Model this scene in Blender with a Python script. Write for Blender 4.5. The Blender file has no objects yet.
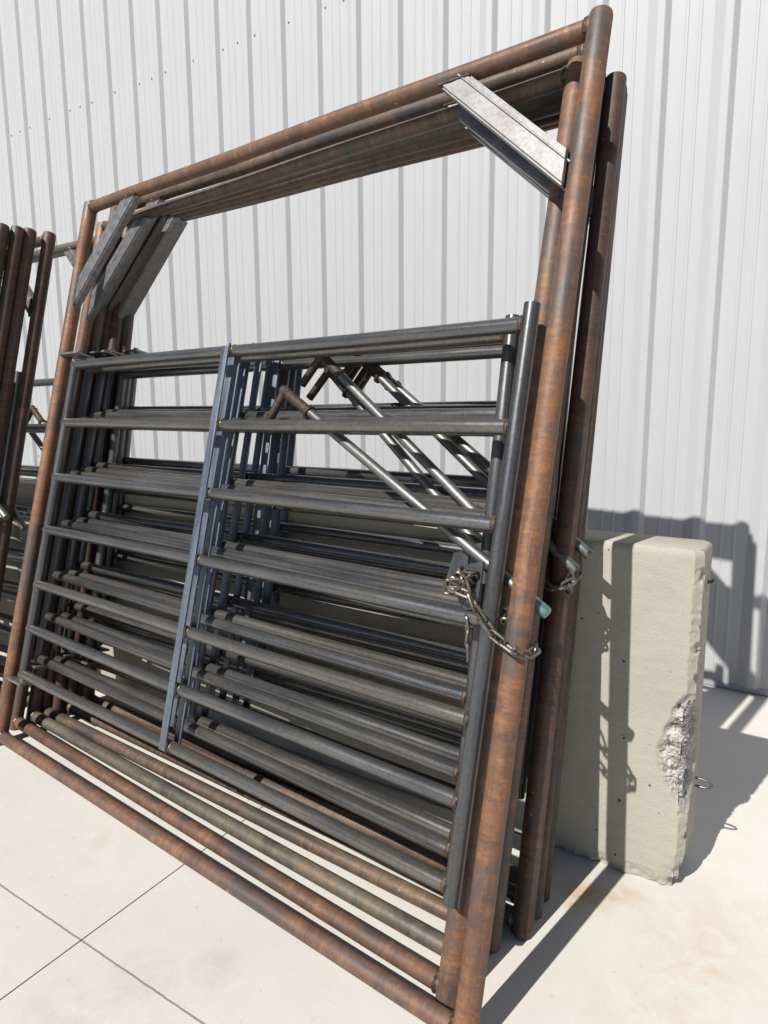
import bpy, bmesh, math, random
from mathutils import Vector, Matrix, noise

random.seed(11)
R = math.radians
scene = bpy.context.scene
col = scene.collection

# ------------------------------------------------------------------ materials
def new_mat(name):
    m = bpy.data.materials.new(name); m.use_nodes = True
    nt = m.node_tree
    b = nt.nodes['Principled BSDF']
    return m, nt, b

class G:
    """tiny node-graph helper"""
    def __init__(s, nt): s.nt = nt; s.N = nt.nodes; s.L = nt.links
    def n(s, t, **kw):
        x = s.N.new(t)
        for k, v in kw.items(): setattr(x, k, v)
        return x
    def link(s, a, b): s.L.new(a, b)
    def coords(s, scale=(1, 1, 1), rnd=True):
        tc = s.n('ShaderNodeTexCoord')
        src = tc.outputs['Object']
        if rnd:
            oi = s.n('ShaderNodeObjectInfo')
            mu = s.n('ShaderNodeMath', operation='MULTIPLY'); mu.inputs[1].default_value = 37.0
            s.link(oi.outputs['Random'], mu.inputs[0])
            ad = s.n('ShaderNodeVectorMath', operation='ADD')
            s.link(src, ad.inputs[0]); s.link(mu.outputs[0], ad.inputs[1]); src = ad.outputs[0]
        mp = s.n('ShaderNodeMapping'); mp.inputs['Scale'].default_value = scale
        s.link(src, mp.inputs['Vector'])
        return mp.outputs['Vector']
    def noise(s, vec, scale, detail=4, rough=.55, dist=0):
        x = s.n('ShaderNodeTexNoise'); s.link(vec, x.inputs['Vector'])
        x.inputs['Scale'].default_value = scale; x.inputs['Detail'].default_value = detail
        x.inputs['Roughness'].default_value = rough; x.inputs['Distortion'].default_value = dist
        return x.outputs['Fac']
    def ramp(s, fac, stops):
        r = s.n('ShaderNodeValToRGB'); e = r.color_ramp.elements
        while len(e) < len(stops): e.new(.5)
        for i, (p, c) in enumerate(stops):
            e[i].position = p
            e[i].color = (c, c, c, 1) if not isinstance(c, tuple) else (*c, 1)
        s.link(fac, r.inputs['Fac']); return r.outputs['Color']
    def mix(s, fac, a, b, mode='MIX'):
        x = s.n('ShaderNodeMix', data_type='RGBA', blend_type=mode)
        if isinstance(fac, float): x.inputs[0].default_value = fac
        else: s.link(fac, x.inputs[0])
        for v, i in ((a, 6), (b, 7)):
            if isinstance(v, tuple): x.inputs[i].default_value = (*v, 1)
            else: s.link(v, x.inputs[i])
        return x.outputs[2]
    def math(s, op, a, b=0.0, clamp=False):
        x = s.n('ShaderNodeMath', operation=op, use_clamp=clamp)
        for i, v in enumerate((a, b)):
            if isinstance(v, (int, float)): x.inputs[i].default_value = v
            else: s.link(v, x.inputs[i])
        return x.outputs[0]
    def bump(s, h, strength, dist, bsdf):
        x = s.n('ShaderNodeBump'); x.inputs['Strength'].default_value = strength
        x.inputs['Distance'].default_value = dist
        s.link(h, x.inputs['Height']); s.link(x.outputs['Normal'], bsdf.inputs['Normal'])

def rust_mat(name, dark, mid, light, flake, axis='Z', metal=.15, rough=(.4, .72)):
    """pipe with uneven rust: fine dark mottling, orange bloom in bands, long runs of dark mill scale, nicks worn to metal"""
    m, nt, b = new_mat(name); g = G(nt)
    al = (1, 1, .16) if axis == 'Z' else (.16, 1, 1)
    ac = (.55, .55, 2.4) if axis == 'Z' else (2.4, .55, .55)
    v = g.coords((1, 1, 1)); va = g.coords(al); vc = g.coords(ac)
    n0 = g.noise(v, 3.2, 8, .68, .3); n1 = g.noise(vc, 22, 10, .74, .5); n2 = g.noise(va, 16, 9, .72, .3)
    n3 = g.noise(v, 90, 6, .75); n5 = g.noise(va, 80, 4, .6); n6 = g.noise(vc, 7.5, 11, .76, .4); n7 = g.noise(v, 1.3, 3, .5)
    c = g.mix(g.ramp(n1, [(.43, 0.), (.57, 1.)]), mid, light)
    c = g.mix(g.ramp(n6, [(.53, 0.), (.60, .85)]), c, flake)
    c = g.mix(g.ramp(n6, [(.39, .8), (.46, 0.)]), c, dark)
    c = g.mix(g.ramp(n3, [(.46, 0.), (.64, .55)]), c, dark)
    c = g.mix(g.ramp(n2, [(.55, 0.), (.62, .7)]), c, dark)
    c = g.mix(g.math('MULTIPLY', g.ramp(n0, [(.5, 0.), (.57, 1.)]), g.ramp(n2, [(.42, 0.), (.54, .85)])), c, (.08, .076, .076))
    c = g.mix(g.ramp(n7, [(.42, 0.), (.65, .35)]), c, dark)
    c = g.mix(g.ramp(n5, [(.66, 0.), (.7, .45)]), c, (.05, .035, .03))
    n4 = g.noise(v, 46, 2, .4)
    c = g.mix(g.ramp(n4, [(.76, 0.), (.79, .75)]), c, (.5, .45, .4))
    g.link(c, b.inputs['Base Color'])
    g.link(g.ramp(n2, [(.35, rough[1]), (.65, rough[0])]), b.inputs['Roughness'])
    b.inputs['Metallic'].default_value = metal
    g.bump(g.math('ADD', n3, g.math('MULTIPLY', n1, .6)), .4, .002, b)
    return m

def mill_mat(name, a, bb, stain, streak, metal=.55, rough=(.3, .55), stain_amt=.5):
    """bare mill-scale steel with lengthwise streaks"""
    m, nt, b = new_mat(name); g = G(nt)
    v = g.coords(streak); w = g.coords((1, 1, 1))
    n1 = g.noise(v, 9, 5, .6)
    n2 = g.noise(w, 3.5, 4, .6, .5)
    n3 = g.noise(w, 90, 3, .6)
    n4 = g.noise(w, 17, 4, .6)
    c = g.mix(g.ramp(n1, [(.35, 0.), (.65, 1.)]), a, bb)
    c = g.mix(g.ramp(n2, [(.45, 0.), (.7, stain_amt)]), c, stain)
    oi = g.n('ShaderNodeObjectInfo')
    c = g.mix(g.ramp(oi.outputs['Random'], [(.5, 0.), (1., .36)]), c, stain)
    c = g.mix(g.ramp(oi.outputs['Random'], [(0., .3), (.35, 0.)]), c, a)
    c = g.mix(g.ramp(n4, [(.71, 0.), (.76, .5)]), c, (.3, .16, .05))
    c = g.mix(g.ramp(n3, [(.45, 0.), (.8, .4)]), c, (.03, .03, .032))
    g.link(c, b.inputs['Base Color'])
    g.link(g.ramp(n1, [(.3, rough[0]), (.7, rough[1])]), b.inputs['Roughness'])
    b.inputs['Metallic'].default_value = metal
    g.bump(n3, .15, .001, b)
    return m

RUST = rust_mat('orange rust', (.10, .060, .048), (.205, .098, .055), (.275, .128, .06), (.36, .165, .062))
RUSTBAR = rust_mat('rust bar', (.095, .062, .054), (.165, .088, .06), (.215, .108, .062), (.31, .155, .07), 'X')
OLIVE = rust_mat('olive scale', (.10, .092, .08), (.165, .14, .105), (.21, .175, .125), (.25, .17, .09), 'X', .25)
BROWN = rust_mat('brown scale', (.08, .06, .05), (.14, .095, .07), (.2, .13, .085), (.25, .155, .085), 'X', .2)
BROWNPOST = rust_mat('brown post scale', (.08, .06, .05), (.14, .09, .066), (.2, .12, .08), (.25, .145, .08))
MAROON = rust_mat('maroon rust', (.055, .034, .03), (.11, .058, .046), (.16, .08, .056), (.22, .11, .062))
STEEL_H = mill_mat('mill steel rail', (.13, .133, .14), (.265, .265, .265), (.29, .25, .20), (.25, 5, 5), .72, (.19, .35))
STEEL_V = mill_mat('mill steel stile', (.10, .104, .115), (.18, .184, .195), (.2, .185, .16), (5, 5, .25), .65, (.22, .42), stain_amt=.3)
STRAP = mill_mat('sky-tinted flat bar', (.12, .145, .195), (.2, .235, .295), (.17, .17, .18), (5, 5, .4), .6, (.35, .6), .3)  # bare steel; the blue of the reflected sky is put into its base colour
BRACE = mill_mat('brace steel', (.22, .22, .224), (.31, .31, .308), (.26, .22, .18), (4, 4, 4), .7, (.36, .5), .2)
BRIGHT = mill_mat('bright brace steel', (.27, .275, .29), (.43, .435, .45), (.33, .28, .24), (1.2, 4, 1.2), .75, (.42, .56), .3)
ZINC = mill_mat('bright zinc rod', (.22, .23, .23), (.4, .41, .4), (.33, .34, .32), (.3, 6, 6), .85, (.42, .58), .4)
HANDLE = rust_mat('handle rust', (.045, .038, .035), (.075, .055, .045), (.12, .08, .058), (.17, .10, .065), 'X', .4)
CHAIN = mill_mat('chain steel', (.2, .19, .168), (.33, .315, .28), (.22, .16, .11), (3, 3, 3), .85, (.32, .5), .5)
WELD = mill_mat('weld bead', (.09, .07, .055), (.16, .11, .075), (.22, .12, .06), (6, 6, 6), .5, (.35, .6), .6)

m, nt, b = new_mat('teal zinc'); g = G(nt)
n = g.noise(g.coords(), 40, 4)
g.link(g.ramp(n, [(.35, (.12, .3, .28)), (.65, (.36, .5, .46))]), b.inputs['Base Color'])
b.inputs['Metallic'].default_value = .6; b.inputs['Roughness'].default_value = .35
TEAL = m

# painted cladding: slight dust and run-down streaks
m, nt, b = new_mat('white wall paint'); g = G(nt)
v = g.coords((6, 6, .35), False); w = g.coords((1, 1, 1), False)
n1 = g.noise(v, 3, 5, .6); n2 = g.noise(w, .7, 4, .5); n3 = g.noise(w, 160, 2, .5)
c = g.mix(g.ramp(n1, [(.4, 0.), (.75, .35)]), (.515, .525, .545), (.46, .465, .475))
c = g.mix(g.ramp(n2, [(.4, 0.), (.75, .3)]), c, (.49, .495, .505))
tc = g.n('ShaderNodeTexCoord'); sx = g.n('ShaderNodeSeparateXYZ'); g.link(tc.outputs['Object'], sx.inputs[0])
low = g.math('SUBTRACT', 1.0, g.math('MULTIPLY', sx.outputs[2], 3.0), True)
c = g.mix(g.math('MULTIPLY', low, g.ramp(n1, [(.3, .1), (.8, .6)])), c, (.5, .47, .43))
g.link(c, b.inputs['Base Color']); b.inputs['Roughness'].default_value = .5
b.inputs['Specular IOR Level'].default_value = .3
g.bump(n2, .12, .01, b)
PAINT = m

m, nt, b = new_mat('grey trim paint'); b.inputs['Base Color'].default_value = (.34, .34, .35, 1); b.inputs['Roughness'].default_value = .55; TRIM = m
m, nt, b = new_mat('screw head'); b.inputs['Base Color'].default_value = (.3, .3, .32, 1); b.inputs['Roughness'].default_value = .5; b.inputs['Metallic'].default_value = .4; SCREW = m
m, nt, b = new_mat('dark sealant'); b.inputs['Base Color'].default_value = (.05, .05, .05, 1); b.inputs['Roughness'].default_value = .8; SEAL = m

# pale broom-finished concrete paving with sawn joints and rust stains
m, nt, b = new_mat('pale paving concrete'); g = G(nt)
v = g.coords((1, 1, 1), False); br = g.coords((.9, 9, 1), False)
n1 = g.noise(v, 1.3, 6, .6); n2 = g.noise(v, 9, 6, .65, .3); n3 = g.noise(v, 210, 3, .6); n4 = g.noise(br, 6, 5, .65)
n5 = g.noise(v, 34, 2, .4)
c = g.mix(g.ramp(n1, [(.35, 0.), (.7, 1.)]), (.67, .645, .60), (.735, .715, .675))
c = g.mix(g.ramp(n2, [(.45, 0.), (.75, .3)]), c, (.60, .57, .515))
c = g.mix(g.ramp(n4, [(.45, 0.), (.8, .12)]), c, (.59, .56, .52))
c = g.mix(g.ramp(n5, [(.71, 0.), (.76, .28)]), c, (.36, .34, .3))
c = g.mix(g.ramp(n3, [(.5, 0.), (.8, .25)]), c, (.42, .4, .37))
tc = g.n('ShaderNodeTexCoord'); sx = g.n('ShaderNodeSeparateXYZ'); g.link(tc.outputs['Object'], sx.inputs[0])
X, Y = sx.outputs[0], sx.outputs[1]
def spot(cx, cy, rx, ry):
    dx = g.math('DIVIDE', g.math('SUBTRACT', X, cx), rx); dy = g.math('DIVIDE', g.math('SUBTRACT', Y, cy), ry)
    d = g.math('ADD', g.math('MULTIPLY', dx, dx), g.math('MULTIPLY', dy, dy))
    return g.math('SUBTRACT', 1.0, d, True)
sn = g.noise(v, 13, 5, .65, .6)
for cx, cy, rx, ry, amt in ((-.45, -1.93, .10, .09, .9), (-.35, -1.86, .1, .06, .55), (-.13, -1.97, .2, .2, .32), (-.06, -1.75, .2, .16, .2),
                            (-.2, -2.25, .22, .2, .22), (-1.95, -2.5, .25, .2, .18)):
    f = g.math('MULTIPLY', g.math('MULTIPLY', spot(cx, cy, rx, ry), g.ramp(sn, [(.38, 0.), (.68, 1.)])), amt, True)
    c = g.mix(f, c, (.52, .3, .1))
for cx, cy, rx, ry in ((-1.36, -2.82, .12, .1), (-1.22, -2.7, .09, .08), (-1.4, -3.0, .2, .12)):
    f = g.math('MULTIPLY', g.math('MULTIPLY', spot(cx, cy, rx, ry), g.ramp(sn, [(.4, .2), (.6, 1.)])), .3, True)
    c = g.mix(f, c, (.4, .385, .35))
wob = g.math('MULTIPLY', g.math('SUBTRACT', g.noise(v, 25, 3), .5), .006)
def joint(axis, at, half):
    d = g.math('ABSOLUTE', g.math('SUBTRACT', g.math('ADD', axis, wob), at))
    return g.math('LESS_THAN', d, half)
j1 = joint(Y, -2.836, .0028)
for k in range(1, 4): j1 = g.math('MAXIMUM', j1, joint(Y, -2.836 - 3.66 * k, .003))
d2 = g.math('ABSOLUTE', g.math('SUBTRACT', X, -1.611)); j2 = g.math('LESS_THAN', d2, .0022)
for k in (-3, -2, -1, 1, 2):
    dk = g.math('ABSOLUTE', g.math('SUBTRACT', X, -1.611 + 3.66 * k)); j2 = g.math('MAXIMUM', j2, g.math('LESS_THAN', dk, .0022))
c = g.mix(g.math('MULTIPLY', j1, .75), c, (.17, .155, .14))
c = g.mix(j2, c, (.045, .042, .045))
g.link(c, b.inputs['Base Color']); b.inputs['Roughness'].default_value = .85; b.inputs['Specular IOR Level'].default_value = .25
hh = g.math('ADD', g.math('MULTIPLY', n4, .35), g.math('MULTIPLY', n3, .5))
g.bump(hh, .2, .004, b)
PAVING = m

# cast concrete slab: form marks, bug holes, dirt near the foot
def slab_mat():
    m, nt, b = new_mat('cast concrete'); g = G(nt)
    v = g.coords((1, 1, 1), False); st = g.coords((1.2, 1, 14), False)
    n1 = g.noise(v, 2.2, 6, .6); n2 = g.noise(st, 4, 5, .6); n3 = g.noise(v, 130, 3, .6); n4 = g.noise(v, 12, 5, .65)
    c = g.mix(g.ramp(n1, [(.35, 0.), (.68, 1.)]), (.41, .385, .325), (.47, .445, .38))
    c = g.mix(g.ramp(n2, [(.45, 0.), (.8, .4)]), c, (.5, .47, .41))
    c = g.mix(g.ramp(n4, [(.55, 0.), (.78, .4)]), c, (.36, .335, .28))
    c = g.mix(g.ramp(n4, [(.24, .7), (.34, 0.)]), c, (.62, .6, .56))
    n6 = g.noise(v, 38, 3, .5); c = g.mix(g.ramp(n6, [(.68, 0.), (.72, .45)]), c, (.27, .25, .21))
    vo = g.n('ShaderNodeTexVoronoi'); vo.inputs['Scale'].default_value = 21; vo.inputs['Randomness'].default_value = 1; g.link(v, vo.inputs['Vector'])
    sc = g.n('ShaderNodeSeparateColor'); g.link(vo.outputs['Color'], sc.inputs[0])
    hole = g.math('MULTIPLY', g.math('LESS_THAN', vo.outputs['Distance'], g.math('MULTIPLY', sc.outputs[0], .13)), g.math('GREATER_THAN', sc.outputs[1], .5))
    c = g.mix(hole, c, (.09, .08, .07))
    g.link(c, b.inputs['Base Color']); b.inputs['Roughness'].default_value = .85; b.inputs['Specular IOR Level'].default_value = .25
    h = g.math('SUBTRACT', g.math('ADD', g.math('MULTIPLY', n3, .4), n4), g.math('MULTIPLY', hole, 1.2))
    g.bump(h, .6, .007, b)
    return m
SLAB = slab_mat()
m, nt, b = new_mat('broken concrete'); g = G(nt); v = g.coords((1, 1, 1), False)
vo = g.n('ShaderNodeTexVoronoi'); vo.inputs['Scale'].default_value = 55; g.link(v, vo.inputs['Vector'])
sc = g.n('ShaderNodeSeparateColor'); g.link(vo.outputs['Color'], sc.inputs[0])
c = g.ramp(sc.outputs[0], [(.1, (.27, .25, .225)), (.5, (.46, .44, .405)), (.9, (.56, .54, .51))])
c = g.mix(g.ramp(g.noise(v, 60, 4), [(.55, 0.), (.7, .6)]), c, (.22, .2, .18))
g.link(c, b.inputs['Base Color']); b.inputs['Roughness'].default_value = .9
g.bump(g.noise(v, 110, 4), .8, .006, b)
BROKEN = m

def tone(m, k):
    """overall value of a material's base colour"""
    nt = m.node_tree; b = nt.nodes['Principled BSDF']; i = b.inputs['Base Color']
    h = nt.nodes.new('ShaderNodeHueSaturation'); h.inputs['Value'].default_value = k
    nt.links.new(i.links[0].from_socket, h.inputs['Color']); nt.links.new(h.outputs[0], i)
for m in (PAVING, PAINT): tone(m, .8)
for m in (SLAB, BROKEN): tone(m, .81)
for m in (RUST, RUSTBAR): tone(m, .84)
for m in (OLIVE, BROWN, BROWNPOST): tone(m, .8)
tone(MAROON, .66)
for m in (STEEL_H, STEEL_V): tone(m, .74)
for m in (HANDLE, WELD): tone(m, .66)
tone(STRAP, .9); tone(CHAIN, .7)
tone(BRACE, .95)
tone(BRIGHT, .62); tone(ZINC, .62); tone(TEAL, .7)

# ------------------------------------------------------------------ mesh helpers
def finish(name, bm, mats, parent=None, smooth=True, local=None):
    me = bpy.data.meshes.new(name)
    bmesh.ops.recalc_face_normals(bm, faces=bm.faces)
    bm.to_mesh(me); bm.free()
    for mt in (mats if isinstance(mats, (list, tuple)) else [mats]): me.materials.append(mt)
    if smooth:
        for p in me.polygons: p.use_smooth = True
        me.set_sharp_from_angle(angle=R(38))
    o = bpy.data.objects.new(name, me); col.objects.link(o)
    if parent: o.parent = parent
    if local: o.matrix_local = local
    return o

def ring(bm, c, a, b, r, n):
    return [bm.verts.new(c + a * (r * math.cos(2 * math.pi * i / n)) + b * (r * math.sin(2 * math.pi * i / n))) for i in range(n)]

def tube(bm, pts, r, n=20, mat=0, cap=True, radii=None, wob=0.0):
    """pipe along a polyline; rings perpendicular to the mean direction"""
    pts = [Vector(p) for p in pts]; rings = []
    ref = None
    for i, p in enumerate(pts):
        d = (pts[min(i + 1, len(pts) - 1)] - pts[max(i - 1, 0)]).normalized()
        if ref is None:
            ref = d.orthogonal().normalized()
        ref = (ref - d * ref.dot(d)).normalized()
        s = d.cross(ref)
        rr = radii[i] if radii else r
        if wob: rr *= 1 + wob * (noise.noise(p * 40) )
        rings.append(ring(bm, p, ref, s, rr, n))
    fs = []
    for A, B in zip(rings, rings[1:]):
        for i in range(n):
            fs.append(bm.faces.new((A[i], A[(i + 1) % n], B[(i + 1) % n], B[i])))
    if cap:
        fs.append(bm.faces.new(rings[0])); fs.append(bm.faces.new(rings[-1]))
    for f in fs: f.material_index = mat
    return rings

def domed(bm, a, b, r, n=20, mat=0, top=True, bot=False):
    """straight pipe with a rounded welded cap at its end"""
    a, b = Vector(a), Vector(b); d = (b - a).normalized(); pts, rad = [], []
    if bot: pts += [a, a + d * r * .12, a + d * r * .35]; rad += [r * .6, r * .88, r]
    else: pts += [a]; rad += [r]
    L = (b - a).length
    for k in range(1, 12): pts.append(a + d * L * k / 12); rad.append(r)
    if top: pts += [b - d * r * .42, b - d * r * .16, b - d * r * .03, b]; rad += [r, r * .93, r * .75, r * .45]
    else: pts += [b]; rad += [r]
    tube(bm, pts, r, n, mat, True, rad)

def bead(bm, c, axis, r, w=.005, mat=1, seed=0):
    """weld bead: uneven torus round a pipe end"""
    c, axis = Vector(c), Vector(axis).normalized(); a = axis.orthogonal().normalized(); b = axis.cross(a)
    n, k = 26, 6; rows = []
    for i in range(n):
        t = 2 * math.pi * i / n; rad = a * math.cos(t) + b * math.sin(t)
        ww = w * (1 + .7 * noise.noise(Vector((i * .9, seed * 3.1, 0))))
        rows.append([bm.verts.new(c + rad * (r + ww * math.cos(2 * math.pi * j / k)) + axis * (ww * 1.3 * math.sin(2 * math.pi * j / k))) for j in range(k)])
    for i in range(n):
        A, B = rows[i], rows[(i + 1) % n]
        for j in range(k):
            f = bm.faces.new((A[j], A[(j + 1) % k], B[(j + 1) % k], B[j])); f.material_index = mat

def box(bm, size, mtx, bevel=0.0, mat=0):
    r = bmesh.ops.create_cube(bm, size=1.0, matrix=mtx @ Matrix.Diagonal((*size, 1)))
    vs = r['verts']
    if bevel:
        es = list({e for v in vs for e in v.link_edges})
        r = bmesh.ops.bevel(bm, geom=es, offset=bevel, segments=2, affect='EDGES', profile=.6)
        fs = {f for f in r['faces']} | {f for v in r['verts'] for f in v.link_faces}
    else:
        fs = {f for v in vs for f in v.link_faces}
    for f in fs: f.material_index = mat

def tag(o, label=None, cat=None, group=None, kind=None):
    for k, v in (('label', label), ('category', cat), ('group', group), ('kind', kind)):
        if v: o[k] = v
    return o

def dup(o, parent=None):
    c = o.copy(); col.objects.link(c); c.parent = parent
    for ch in list(o.children): dup(ch, c)
    return c

# ------------------------------------------------------------------ one bow gate (local x along the bars, z up the leaning plane, -y towards the viewer)
W, H, PR, BR = 2.406, 2.46, .0302, .0252          # frame width and height between pipe centres, frame pipe radius
RAIL_T = (1.70, 1.433, 1.187, .95, .70, .502, .303)
GR, GL, GRR, LPR = .0208, .110, .0212, .0205

def place(o, origin, psi, al):
    u = Vector((math.cos(psi), math.sin(psi), 0)); b = Vector((-u.y, u.x, 0))
    v = b * math.sin(al) + Vector((0, 0, math.cos(al))); mn = -(u.cross(v))
    mtx = Matrix((u, mn, v)).transposed().to_4x4(); mtx.translation = origin
    o.matrix_world = mtx
    return o

def build_gate():
    root = bpy.data.objects.new('bow_gate', None); col.objects.link(root)
    for x, top in ((0, H + .022), (W, H + .036)):                      # the two frame posts
        bm = bmesh.new(); domed(bm, (0, 0, -.034), (0, 0, top), PR, 28)
        finish('frame_post', bm, [RUST, WELD], root, local=Matrix.Translation((x, 0, 0)))
    bm = bmesh.new()
    tube(bm, [(PR * .6 + (W - PR * 1.2) * k / 14, 0, .002 * math.sin(k * .9)) for k in range(15)], BR, 26)
    for x in (PR, W - PR): bead(bm, (x, 0, 0), (1, 0, 0), BR - .001, .005, 1, x)
    finish('top_bar', bm, [RUSTBAR, WELD], root, local=Matrix.Translation((0, 0, H)))
    bm = bmesh.new()
    tube(bm, [(PR * .6 + (W - PR * 1.2) * k / 14, 0, 0) for k in range(15)], BR, 26)
    for x in (PR, W - PR): bead(bm, (x, 0, 0), (1, 0, 0), BR - .001, .005, 1, x)
    finish('bottom_bar', bm, [RUSTBAR, WELD], root)
    # corner braces: bent channel, web to the front, lipped flanges behind
    for (x0, z0, x1, z1) in ((.03, 2.05, .345, 2.432), (W - .03, 2.085, 2.00, 2.432)):
        bm = bmesh.new()
        a, bq = Vector((x0, 0, z0)), Vector((x1, 0, z1)); d = (bq - a).normalized(); nrm = Vector((d.z, 0, -d.x))
        if nrm.z > 0: nrm = -nrm                                       # points down, into the opening
        hw, dp, th, lip = (.044 if x0 < 1 else .035), (.036 if x0 < 1 else .048), .004, .013
        prof = [(-hw, -dp / 2), (hw, -dp / 2), (hw, dp / 2), (hw - lip, dp / 2), (hw - lip, dp / 2 - th), (hw - th, dp / 2 - th), (hw - th, -dp / 2 + th),
                (.008, -dp / 2 + th), (-hw + th, -dp / 2 + th), (-hw + th, dp / 2 - th), (-hw + lip, dp / 2 - th), (-hw + lip, dp / 2), (-hw, dp / 2)]
        # mitred ends: cut along the post at the foot, along the top bar at the head
        rows = [[bm.verts.new(a + nrm * p - d * (p * nrm.x / d.x) + Vector((0, q, 0))) for p, q in prof],
                [bm.verts.new(bq + nrm * p - d * (p * nrm.z / d.z) + Vector((0, q, 0))) for p, q in prof]]
        k = len(prof)
        for i in range(k): bm.faces.new((rows[0][i], rows[0][(i + 1) % k], rows[1][(i + 1) % k], rows[1][i]))
        bm.faces.new(rows[0]); bm.faces.new(rows[1])
        outer = [e for e in bm.edges if abs((e.verts[0].co - e.verts[1].co).normalized().dot(d)) > .99 and
                 all(abs(abs((w.co - a).dot(nrm)) - hw) < 1e-4 and abs(abs(w.co.y) - dp / 2) < 1e-4 for w in e.verts)]
        bmesh.ops.bevel(bm, geom=outer, offset=.006, segments=3, affect='EDGES')
        # a rolled rib along the web near its upper edge
        c0, c1 = a - nrm * .016 + Vector((0, -dp / 2 + .0012, 0)), bq - nrm * .016 + Vector((0, -dp / 2 + .0012, 0))
        tube(bm, [c0, c1], .0038, 8)
        for e in (a, bq):                                              # weld along both ends
            ps = [hw * (1 - 2 * k / 10) for k in range(11)]
            pts = [e + nrm * p - d * (p * nrm.x / d.x if e is a else p * nrm.z / d.z) + Vector((0, -dp / 2 - .001, 0)) for p in ps]
            tube(bm, pts, .004, 6, 1, True, None, .5)
        finish('corner_brace', bm, [BRACE, WELD], root)
    # the gate hung in the frame
    gate = bpy.data.objects.new('gate', None); col.objects.link(gate); gate.parent = root
    bm = bmesh.new(); tube(bm, [(0, 0, RAIL_T[-1] - .015), (0, 0, .8), (0, 0, 1.2), (0, 0, 1.716)], LPR, 20)
    finish('gate_post', bm, STEEL_V, gate, local=Matrix.Translation((GL, 0, 0)))
    bm = bmesh.new(); domed(bm, (0, 0, .262), (0, 0, 1.752), GRR, 24, 0, False)
    for k, t in enumerate(RAIL_T): bead(bm, (-GRR + .002, 0, t), (1, 0, 0), GR, .004, 1, k)
    finish('gate_post', bm, [STEEL_V, WELD], gate, local=Matrix.Translation((2.326, 0, 0)))
    for k, t in enumerate(RAIL_T):
        bm = bmesh.new(); x0, x1 = GL - .012, 2.326 - GRR * .6
        tube(bm, [(x0 + (x1 - x0) * j / 8, 0, .0022 * math.sin(j * .8 + k * 1.7)) for j in range(9)], GR, 20)
        bead(bm, (1.15 + .055, 0, 0), (1, 0, 0), GR - .001, .003, 1, k)
        finish('rail', bm, [STEEL_H, WELD], gate, local=Matrix.Translation((0, 0, t)))
    for side in (-1, 1):
        bm = bmesh.new(); box(bm, (.034, .007, 1.712 - .292), Matrix.Translation((0, 0, (1.712 + .292) / 2)), .0012)
        if side < 0:
            for k, t in enumerate(RAIL_T):
                tube(bm, [(.018, .002, t - .02 + .005 * j) for j in range(9)], .0035, 6, 1, True, None, .5)
        finish('strap', bm, [STRAP, WELD], gate, local=Matrix.Translation((1.18 + (.012 if side > 0 else 0), side * (GR + .0042), 0)))
    for t in (1.748, .268):
        bm = bmesh.new(); box(bm, (.15, .07, .01), Matrix.Translation((.085, 0, 0)), .0035)
        tube(bm, [(.112, 0, -.012), (.112, 0, .02)], .012, 12)
        finish('hinge_plate', bm, BRACE, gate, local=Matrix.Translation((0, 0, t)))
    bm = bmesh.new()
    prof = [(-.07, -.03), (-.055, .048), (.0, .062), (.0, -.055), (-.035, -.065), (-.062, -.05)]
    rows = [[bm.verts.new((x, y, z)) for x, z in prof] for y in (-.003, .003)]
    k = len(prof)
    for i in range(k): bm.faces.new((rows[0][i], rows[0][(i + 1) % k], rows[1][(i + 1) % k], rows[1][i]))
    bm.faces.new(rows[0]); bm.faces.new(rows[1])
    finish('latch_plate', bm, STEEL_V, gate, smooth=False, local=Matrix.Translation((2.30, -.02, 1.03)) @ Matrix.Rotation(R(-12), 4, 'Z'))
    # slide latch: rod lying behind the rails, with collar and cross handle
    bm = bmesh.new(); L = 1.178
    tube(bm, [(.15, 0, 0), (.5, 0, 0), (.9, 0, 0), (L - .075, 0, 0)], .0158, 18, 0)
    tube(bm, [(L - .076, 0, 0), (L - .003, 0, 0), (L, 0, 0)], .0158, 18, 2, True, [.0162, .0162, .014])
    tube(bm, [(0, 0, 0), (.05, 0, 0), (.10, 0, 0), (.155, 0, 0)], .0175, 18, 1, True, None, .1)
    tube(bm, [(.012, 0, .004), (.012, 0, -.06), (.012, 0, -.128)], .0150, 16, 1)
    bead(bm, (.158, 0, 0), (1, 0, 0), .0185, .006, 1, 4)
    bead(bm, (.03, 0, 0), (1, 0, 0), .0165, .0045, 1, 2)
    sl = finish('slide_latch', bm, [ZINC, HANDLE, ZINC], gate)
    return root

def part(root, name, k=0):
    hits = [o for o in root.children_recursive if o.name.split('.')[0] == name]
    return hits[k]

def override(o, slot, mat):
    o.material_slots[slot].link = 'OBJECT'; o.material_slots[slot].material = mat

def set_latch(root, s, t, deg, length=1.0, off=.045):
    part(root, 'slide_latch').matrix_local = Matrix.Translation((s, off, t)) @ Matrix.Rotation(R(-deg), 4, 'Y') @ Matrix.Diagonal((length, 1, 1, 1))

def skin(root, posts, topm, botm):
    for k in range(2): override(part(root, 'frame_post', k), 0, posts)
    override(part(root, 'top_bar'), 0, topm); override(part(root, 'bottom_bar'), 0, botm)

def twin_bright(root):
    override(part(root, 'corner_brace', 1), 0, BRIGHT)

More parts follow.
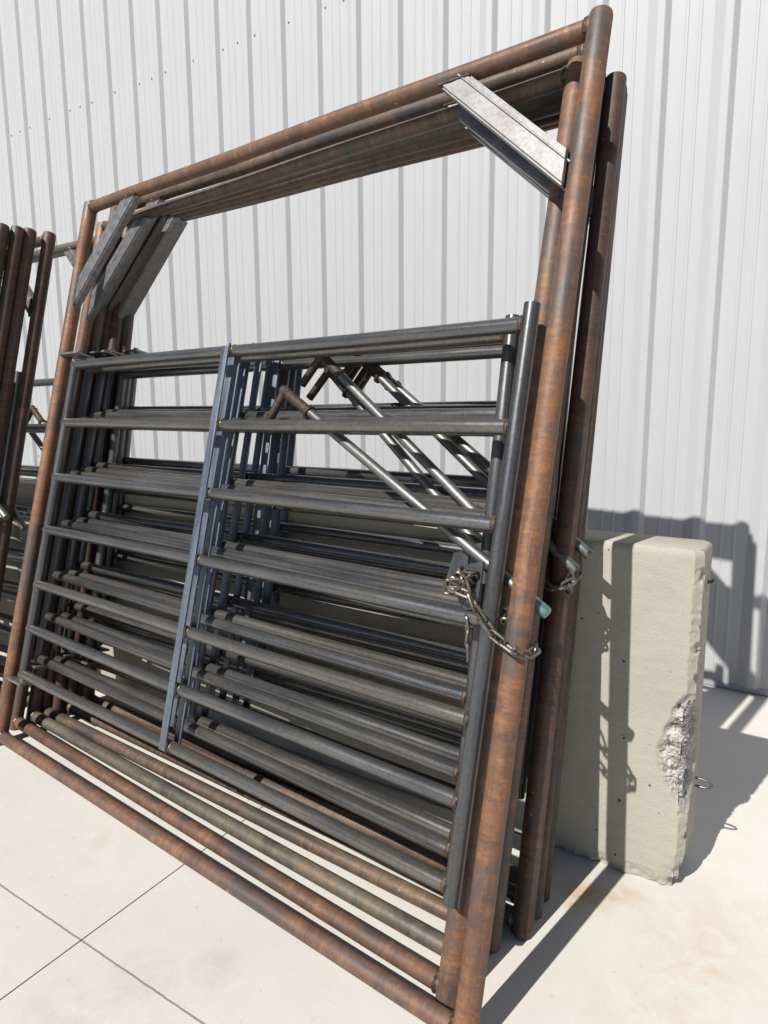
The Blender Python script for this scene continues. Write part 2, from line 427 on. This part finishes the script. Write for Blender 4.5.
# near stack: right foot x, y of the right and left feet, lean, latch (along, up, angle), skins, label
near = [
 (-.557, -2.557, -2.338, .254, 1.0, (1.426, 1.566, -29.3), RUST, RUSTBAR, RUSTBAR,
  'foremost bow gate of the near stack, orange rust frame, teal latch tip'),
 (-.645, -2.463, -2.222, .262, .98, (1.565, 1.705, -36.0, .86), RUST, BROWN, RUSTBAR,
  'second bow gate, rusty frame whose shorter right post shows just left of the front post'),
 (-.630, -2.360, -2.146, .252, 1.02, (1.54, 1.628, -38.3, .90), BROWNPOST, BROWN, OLIVE,
  'third bow gate from the front, with the olive grey bottom bar'),
 (-.625, -2.245, -2.088, .243, .994, (1.61, 1.675, -37.0, .955), BROWNPOST, OLIVE, BROWN,
  'fourth bow gate from the front, brown bottom bar just behind the olive grey one'),
 (-.564, -2.156, -2.000, .212, .98, (1.545, 1.73, -34.8, .955), MAROON, BROWN, BROWN,
  'bow gate with dark maroon right post standing out right, chained'),
 (-.566, -2.070, -1.945, .199, .976, (1.545, 1.66, -35.2, .93), MAROON, BROWN, BROWN,
  'bow gate between the chained maroon post and the hindmost gate, post mostly hidden'),
 (-.570, -1.990, -1.890, .187, .976, (1.545, 1.625, -35.5, .94), MAROON, RUSTBAR, BROWN,
  'hindmost bow gate of the near stack, resting against the barrier'),
]
proto = build_gate()
near_roots = []
for i, (xr, yr, yl, tn, zs, latch, pm, tm, bmm, lab) in enumerate(near):
    o = proto if i == 0 else dup(proto)
    psi = math.asin((yr - yl) / W); u = Vector((math.cos(psi), math.sin(psi), 0))
    place(o, Vector((xr, yr, .035)) - u * W, psi, math.atan(tn))
    near_roots.append(o)
for k, (o, (xr, yr, yl, tn, zs, latch, pm, tm, bmm, lab)) in enumerate(zip(near_roots, near)):
    tag(o, lab, 'bow gate', 'pipe bow gates leaning in the near stack')
    set_latch(o, *latch); skin(o, pm, tm, bmm); twin_bright(o)
    if k:                                                   # the others are a little shorter, their right braces set tighter
        o.matrix_world = o.matrix_world @ Matrix.Diagonal((1, 1, zs, 1))
        part(o, 'corner_brace', 1).location = {1: (.042, 0, .047), 2: (.0, 0, -.02)}.get(k, (.02, 0, .015))
        part(o, 'rail', 1).location.z += .012
# the second gate sags: its latch post leans to the right and its rails run on to meet it
part(near_roots[1], 'gate').location.z = .026
for g2, dz in zip(near_roots[2:], (-.012, .034, -.015, .03, .06)): part(g2, 'gate').location.z = dz
for k in range(2, 7):                                       # one gate carries its lower rails at another spacing
    part(near_roots[5], 'rail', k).location.z -= .105
gp = [o for o in near_roots[1].children_recursive if o.name.startswith('gate_post') and o.location.x > 1][0]
lean2 = R(-2.3)
gp.matrix_local = Matrix.Translation((2.318, 0, 0)) @ Matrix.Translation((0, 0, 1.75)) @ Matrix.Rotation(lean2, 4, 'Y') @ Matrix.Translation((0, 0, -1.75))
for rl in [o for o in near_roots[1].children_recursive if o.name.startswith('rail')]:
    rl.scale.x = 1 + (math.tan(-lean2) * (1.75 - rl.location.z) - .008) / 2.3
override(part(near_roots[0], 'slide_latch'), 2, TEAL)

# far stack at the left edge: right top corner (x, y at the top), lean
far = [
 (-3.325, -2.49, .25, 'maroon bow gate of the far stack, right post cut by the left picture edge'),
 (-3.310, -2.425, .25, 'maroon bow gate of the far stack, second post from the left picture edge'),
 (-3.300, -2.37, .25, 'maroon bow gate of the far stack, third post from the left picture edge'),
 (-3.280, -2.28, .25, 'maroon bow gate of the far stack whose post stands alone beside the near stack'),
 (-2.98, -2.05, .225, 'far stack bow gate with pale top bar reaching behind the near stack'),
 (-2.93, -1.93, .2, 'hindmost far stack bow gate, close against the barrier'),
]
frng = random.Random(5)
for i, (xr, yr, tn, lab) in enumerate(far):
    o = dup(proto); psi = R(1.5 if i < 4 else -1.0); u = Vector((math.cos(psi), math.sin(psi), 0))
    place(o, Vector((xr, yr, .035)) - u * W, psi, math.atan(tn))
    o.matrix_world = o.matrix_world @ Matrix.Diagonal((1, 1, .965, 1))
    tag(o, lab, 'bow gate', 'pipe bow gates leaning in the far stack')
    skin(o, MAROON, BROWN if i < 4 else OLIVE, BROWN)
    override(part(o, 'slide_latch'), 2, ZINC)
    set_latch(o, 1.5 + frng.uniform(-.05, .1), 1.6 + frng.uniform(-.04, .05), -33 + frng.uniform(-4, 3))

# ------------------------------------------------------------------ chains
def link_mesh():
    bm = bmesh.new(); r, hl, hw = .0042, .0155, .0092; path = []
    for k in range(7):
        t = math.pi * (k / 6 - .5); path.append(Vector((hl - hw * .2 + hw * math.cos(t), hw * math.sin(t), 0)))
    for k in range(7):
        t = math.pi * (k / 6 + .5); path.append(Vector((-hl + hw * .2 + hw * math.cos(t), hw * math.sin(t), 0)))
    rows = []
    n = len(path)
    for i, p in enumerate(path):
        d = (path[(i + 1) % n] - path[i - 1]).normalized(); s = d.cross(Vector((0, 0, 1)))
        rows.append(ring(bm, p, s, Vector((0, 0, 1)), r, 8))
    for i in range(n):
        A, B = rows[i], rows[(i + 1) % n]
        for j in range(8): bm.faces.new((A[j], A[(j + 1) % 8], B[(j + 1) % 8], B[j]))
    return bm
def chain(root_gate, paths, extra, label, mat, group, sc=1.0):
    root = bpy.data.objects.new('chain', None); col.objects.link(root)
    root.matrix_world = root_gate.matrix_world @ Matrix.Translation(paths[0][0])
    proto_l = None; pitch = .0345 * sc; base = Vector(paths[0][0])
    def put(p, d, roll):
        nonlocal proto_l
        if proto_l is None:
            proto_l = finish('chain_link', link_mesh(), mat, root); l = proto_l
        else:
            l = proto_l.copy(); col.objects.link(l); l.parent = root
        q = d.to_track_quat('X', 'Z').to_matrix().to_4x4() @ Matrix.Rotation(roll, 4, 'X')
        l.matrix_local = Matrix.Translation(p - base) @ q @ Matrix.Scale(sc, 4)
    for path in paths:
        P = [Vector(p) for p in path]; run = 0.0; k = 0; target = 0.0
        for a, b2 in zip(P, P[1:]):
            seg = (b2 - a).length; d = (b2 - a) / seg
            while target <= run + seg:
                put(a + d * (target - run), (d + Vector((frng.uniform(-.12, .12), frng.uniform(-.12, .12), frng.uniform(-.12, .12)))).normalized(), (k % 2) * math.pi / 2 + .35 + frng.uniform(-.2, .2))
                k += 1; target += pitch
            run += seg
    for c, rad, n in extra:
        for _ in range(n):
            p = Vector(c) + Vector((frng.uniform(-1, 1) * rad[0], frng.uniform(-1, 1) * rad[1], frng.uniform(-1, 1) * rad[2]))
            put(p, Vector((frng.uniform(-1, 1), frng.uniform(-.6, .6), frng.uniform(-1, 1))).normalized(), frng.uniform(0, 3))
    tag(root, label, 'chain', group)
    return root
# (x along, y away from the viewer, z up the gate)
chain(near_roots[0], [[(2.262, -.045, 1.05), (2.279, -.05, 1.019), (2.307, -.05, .982), (2.34, -.05, .947), (2.364, -.05, .927), (2.397, -.05, .905), (2.429, -.047, .895),
       (2.448, -.025, .893), (2.452, .0, .9), (2.44, .03, .905), (2.406, .045, .91), (2.38, .035, .93), (2.366, .01, .955), (2.35, .035, .98), (2.31, .04, 1.0)],
      [(2.272, -.012, .93), (2.278, -.005, .9), (2.281, -.003, .86)]],
      [((2.25, -.045, 1.035), (.024, .012, .03), 13)], 'steel chain bunched on the front gate rail and looped round the foremost rusty post', CHAIN, None, 1.02)
chain(near_roots[4], [[(2.365, -.03, 1.0), (2.376, -.042, .979), (2.395, -.046, .968), (2.423, -.044, .974), (2.443, -.03, .99), (2.452, -.002, 1.01), (2.44, .03, 1.03), (2.406, .045, 1.03), (2.37, .03, 1.01)]],
      [((2.44, -.02, .995), (.012, .012, .02), 3)], 'short dull chain round the dark maroon right post in shade', CHAIN, None, 1.0)

# ------------------------------------------------------------------ concrete barrier
def barrier(name, x0, x1, y0, y1, hgt, damage):
    bm = bmesh.new(); ch = .022; rng = random.Random(3)
    # perimeter samples (x, y, outward normal), going round the foot: front left -> right end -> back
    per = []
    def line(ax, ay, bx, by, n, nx, ny):
        for k in range(n): t = k / n; per.append((ax + (bx - ax) * t, ay + (by - ay) * t, nx, ny))
    if damage:
        line(x0, y0, x1 - .42, y0, 30, 0, -1); line(x1 - .42, y0, x1 - ch, y0, 104, 0, -1)
    else:
        line(x0, y0, x1 - ch, y0, 30, 0, -1)
    q = .7071
    line(x1 - ch, y0, x1, y0 + ch, 5, q, -q); line(x1, y0 + ch, x1, y1 - ch, 20 if damage else 4, 1, 0)
    line(x1, y1 - ch, x1 - ch, y1, 3, q, q); line(x1 - ch, y1, x0, y1, 24, 0, 1); line(x0, y1, x0, y0, 4, -1, 0)
    nz = 260 if damage else 24; rows = []
    zs = [hgt * k / nz for k in range(nz + 1)]
    def chip(x, y, z):
        """how deep the broken corner goes at this point"""
        if not damage or x < x1 - .16: return 0
        w = .105 * max(0, 1 - abs((z - .455) / .2) ** 1.7) + .03 * noise.noise(Vector((x * 18, y * 18, z * 16)))
        dx = (x - (x1 - w)) / .035
        if y > y0 + .05: dx -= (y - y0 - .05) / .03
        return max(0, min(1, dx)) if w > .012 else 0
    cf = {}
    for z in zs:
        row = []
        top = max(0, z - (hgt - .028)); ins = .013 * (1 - math.sqrt(max(0, 1 - (top / .028) ** 2))) if top else 0
        for i, (x, y, nx, ny) in enumerate(per):
            p = Vector((x, y, z)); d = -ins
            n1 = noise.noise(p * 5) * .0018 + noise.noise(p * 30) * .0007
            edge = max(0, 1 - z / .05)
            fade = min(1, max(0, (hgt - .012 - z) / .05)); n1 *= fade
            d += n1 - edge * (.010 + .014 * noise.noise(p * 14) + .01 * noise.noise(p * 45))
            if nx > .3 and ny < .3: d += -fade * .0035 * abs(noise.noise(Vector((p.x * 25, p.y * 25, z * 22)))) - fade * .0035 * max(0, noise.noise(p * 48) - .1) * 2
            cc = chip(x, y, z)
            dep = cc * (.018 + .012 * noise.noise(p * 24) + .012 * abs(noise.noise(p * 62)) + .007 * noise.noise(p * 140)) if cc else 0
            low = max(0, 1 - z / .12) * max(0, 1 - abs(x - x1) / .07) if damage else 0
            dep += low * (.03 + .015 * noise.noise(p * 40))
            nn = Vector((nx, ny, 0))
            if dep > 0 and nx < .1: nn = Vector((.25, -1, 0)).normalized()
            zz = z
            if z == 0: zz = .0 + max(0, .012 * noise.noise(p * 22) + .004) * (1 if damage else .5)
            vtx = bm.verts.new(Vector((x, y, zz)) + nn * (d - dep)); cf[vtx] = dep
            row.append(vtx)
        rows.append(row)
    k = len(per)
    for A, B in zip(rows, rows[1:]):
        for i in range(k):
            f = bm.faces.new((A[i], A[(i + 1) % k], B[(i + 1) % k], B[i]))
            if sum(cf[w] for w in f.verts) / 4 > .0085: f.material_index = 1
    bm.faces.new(rows[-1]); bm.faces.new(rows[0])
    return finish(name, bm, [SLAB, BROKEN])
bar = barrier('concrete_barrier', -3.667, 0, 0, .19, 1.072, True)
bar.location = (-.203, -1.762, 0); bar.rotation_euler.z = R(-1.4)
tag(bar, 'tall cream concrete barrier slab with broken corner and post shadows, beside the near gates', 'barrier')
bm = bmesh.new()
pts = [Vector((-.03, .0, .012)), Vector((.02, 0, .012)), Vector((.052, 0, .006)), Vector((.064, 0, -.006)), Vector((.055, 0, -.018)), Vector((.03, 0, -.024)), Vector((-.03, 0, -.024))]
tube(bm, pts, .0055, 10)
finish('lifting_loop', bm, CHAIN, bar, local=Matrix.Translation((0, .155, .30)) @ Matrix.Scale(.75, 4))
bm = bmesh.new(); tube(bm, [(-.02, 0, 0), (.012, 0, .004), (.022, 0, .016)], .006, 10)
finish('cable_stub', bm, STEEL_V, bar, local=Matrix.Translation((0, .115, .955)))
bar2 = barrier('concrete_barrier', -7.6, -3.92, -1.665, -1.475, 1.072, False)
tag(bar2, 'far concrete barrier slab glimpsed low behind the gates at the left edge', 'barrier')

# ------------------------------------------------------------------ setting: wall and paving
def wall():
    root = bpy.data.objects.new('metal_clad_wall', None); col.objects.link(root)
    bm = bmesh.new(); S, x0 = .3048, -6.187
    prof = []
    n0, n1 = -32, 42
    for n in range(n0, n1):
        c = x0 + n * S - .036
        prof += [(c - .062, 0), (c - .014, -.0245), (c - .009, -.0262), (c + .021, -.0262), (c + .025, -.0245), (c + .0465, -.0015), (c + .049, 0),
                 (c + .113, 0), (c + .117, -.0026), (c + .127, -.0026), (c + .131, 0), (c + .174, 0), (c + .178, -.0026), (c + .188, -.0026), (c + .192, 0)]
        if n % 3 == 1:   # lap of two sheets: a fine step beside the rib
            prof += [(c + .2480, 0)]
    zs = [.034, 1.1, 4.04, 8.0]
    rows = [[bm.verts.new((x, y, z)) for x, y in prof] for z in zs]
    for A, B in zip(rows, rows[1:]):
        for i in range(len(prof) - 1): bm.faces.new((A[i], A[i + 1], B[i + 1], B[i]))
    finish('cladding', bm, PAINT, root, smooth=False)
    xa, xb = prof[0][0], prof[-1][0]
    bm = bmesh.new(); box(bm, (xb - xa, .02, .03), Matrix.Translation(((xa + xb) / 2, .004, .019)), .003)
    finish('base_trim', bm, TRIM, root)
    bm = bmesh.new(); box(bm, (xb - xa, .1, 7.9), Matrix.Translation(((xa + xb) / 2, .075, 4.0)))
    finish('backing', bm, SEAL, root, smooth=False)
    # fixing screws on the girts
    proto_s = None
    for z, lo, hi in ((4.043, -3, 14), (1.05, -3, 16)):
        for n in range(lo, hi):
            c = x0 + n * S - .036
            offs = (-.085, .075) if n % 3 == 0 else (.075,)
            for of in offs:
                if proto_s is None:
                    bm = bmesh.new(); tube(bm, [(0, 0, 0), (0, -.003, 0)], .0065, 12); tube(bm, [(0, -.003, 0), (0, -.008, 0)], .0048, 6)
                    s = proto_s = finish('screw', bm, SCREW, root)
                else:
                    s = proto_s.copy(); col.objects.link(s); s.parent = root
                s.location = (c + of, 0, z + frng.uniform(-.006, .006))
    tag(root, 'white ribbed sheet metal building wall rising behind the stacked gates', 'wall')
wall()

bm = bmesh.new()
vs = [bm.verts.new(p) for p in ((-80, -120, 0), (80, -120, 0), (80, .02, 0), (-80, .02, 0))]; bm.faces.new(vs)
tag(finish('ground', bm, PAVING, smooth=False), kind='structure')

# ------------------------------------------------------------------ light
sun_dir = Vector((-.22, -1.0, 1.0)).normalized()          # towards the sun
elev = math.asin(sun_dir.z); az = math.atan2(sun_dir.x, sun_dir.y)
sd = bpy.data.lights.new('sun', 'SUN'); sd.energy = 5.0; sd.angle = R(.53); sd.color = (1, .96, .9)
so = bpy.data.objects.new('sun', sd); col.objects.link(so); so.rotation_euler = sun_dir.to_track_quat('Z', 'Y').to_euler(); so.location = sun_dir * 30
w = bpy.data.worlds.new('World'); scene.world = w; w.use_nodes = True; nt = w.node_tree
sky = nt.nodes.new('ShaderNodeTexSky'); sky.sky_type = 'NISHITA'; sky.sun_disc = False
sky.sun_elevation = elev; sky.sun_rotation = az; sky.air_density = .8; sky.dust_density = .3
bg = nt.nodes['Background']; bg.inputs['Strength'].default_value = .05
nt.links.new(sky.outputs['Color'], bg.inputs['Color'])

# ------------------------------------------------------------------ camera
f, yaw, pitch, roll, dist, hh = 660.683, .55996, .150590, -.0062523, 3.785203, 1.466571
cy, sy, cp, sp = math.cos(yaw), math.sin(yaw), math.cos(pitch), math.sin(pitch)
F = Vector((-sy * cp, cy * cp, -sp)); Rt = Vector((cy, sy, 0)); U = Rt.cross(F)
cr, sr = math.cos(roll), math.sin(roll)
Rt, U = Rt * cr + U * sr, -Rt * sr + U * cr
cam = bpy.data.cameras.new('camera'); co = bpy.data.objects.new('camera', cam); col.objects.link(co)
mt = Matrix((Rt, U, -F)).transposed().to_4x4(); mt.translation = (0, -dist, hh); co.matrix_world = mt
cam.sensor_fit = 'VERTICAL'; cam.sensor_height = 36; cam.sensor_width = 27; cam.lens = f / 1024 * 36
cam.clip_start = .05; cam.clip_end = 500
scene.camera = co

vs = scene.view_settings
vs.view_transform = 'Standard'; vs.look = 'None'; vs.exposure = .34; vs.gamma = 1; vs.use_curve_mapping = False
scene.render.engine = 'CYCLES'
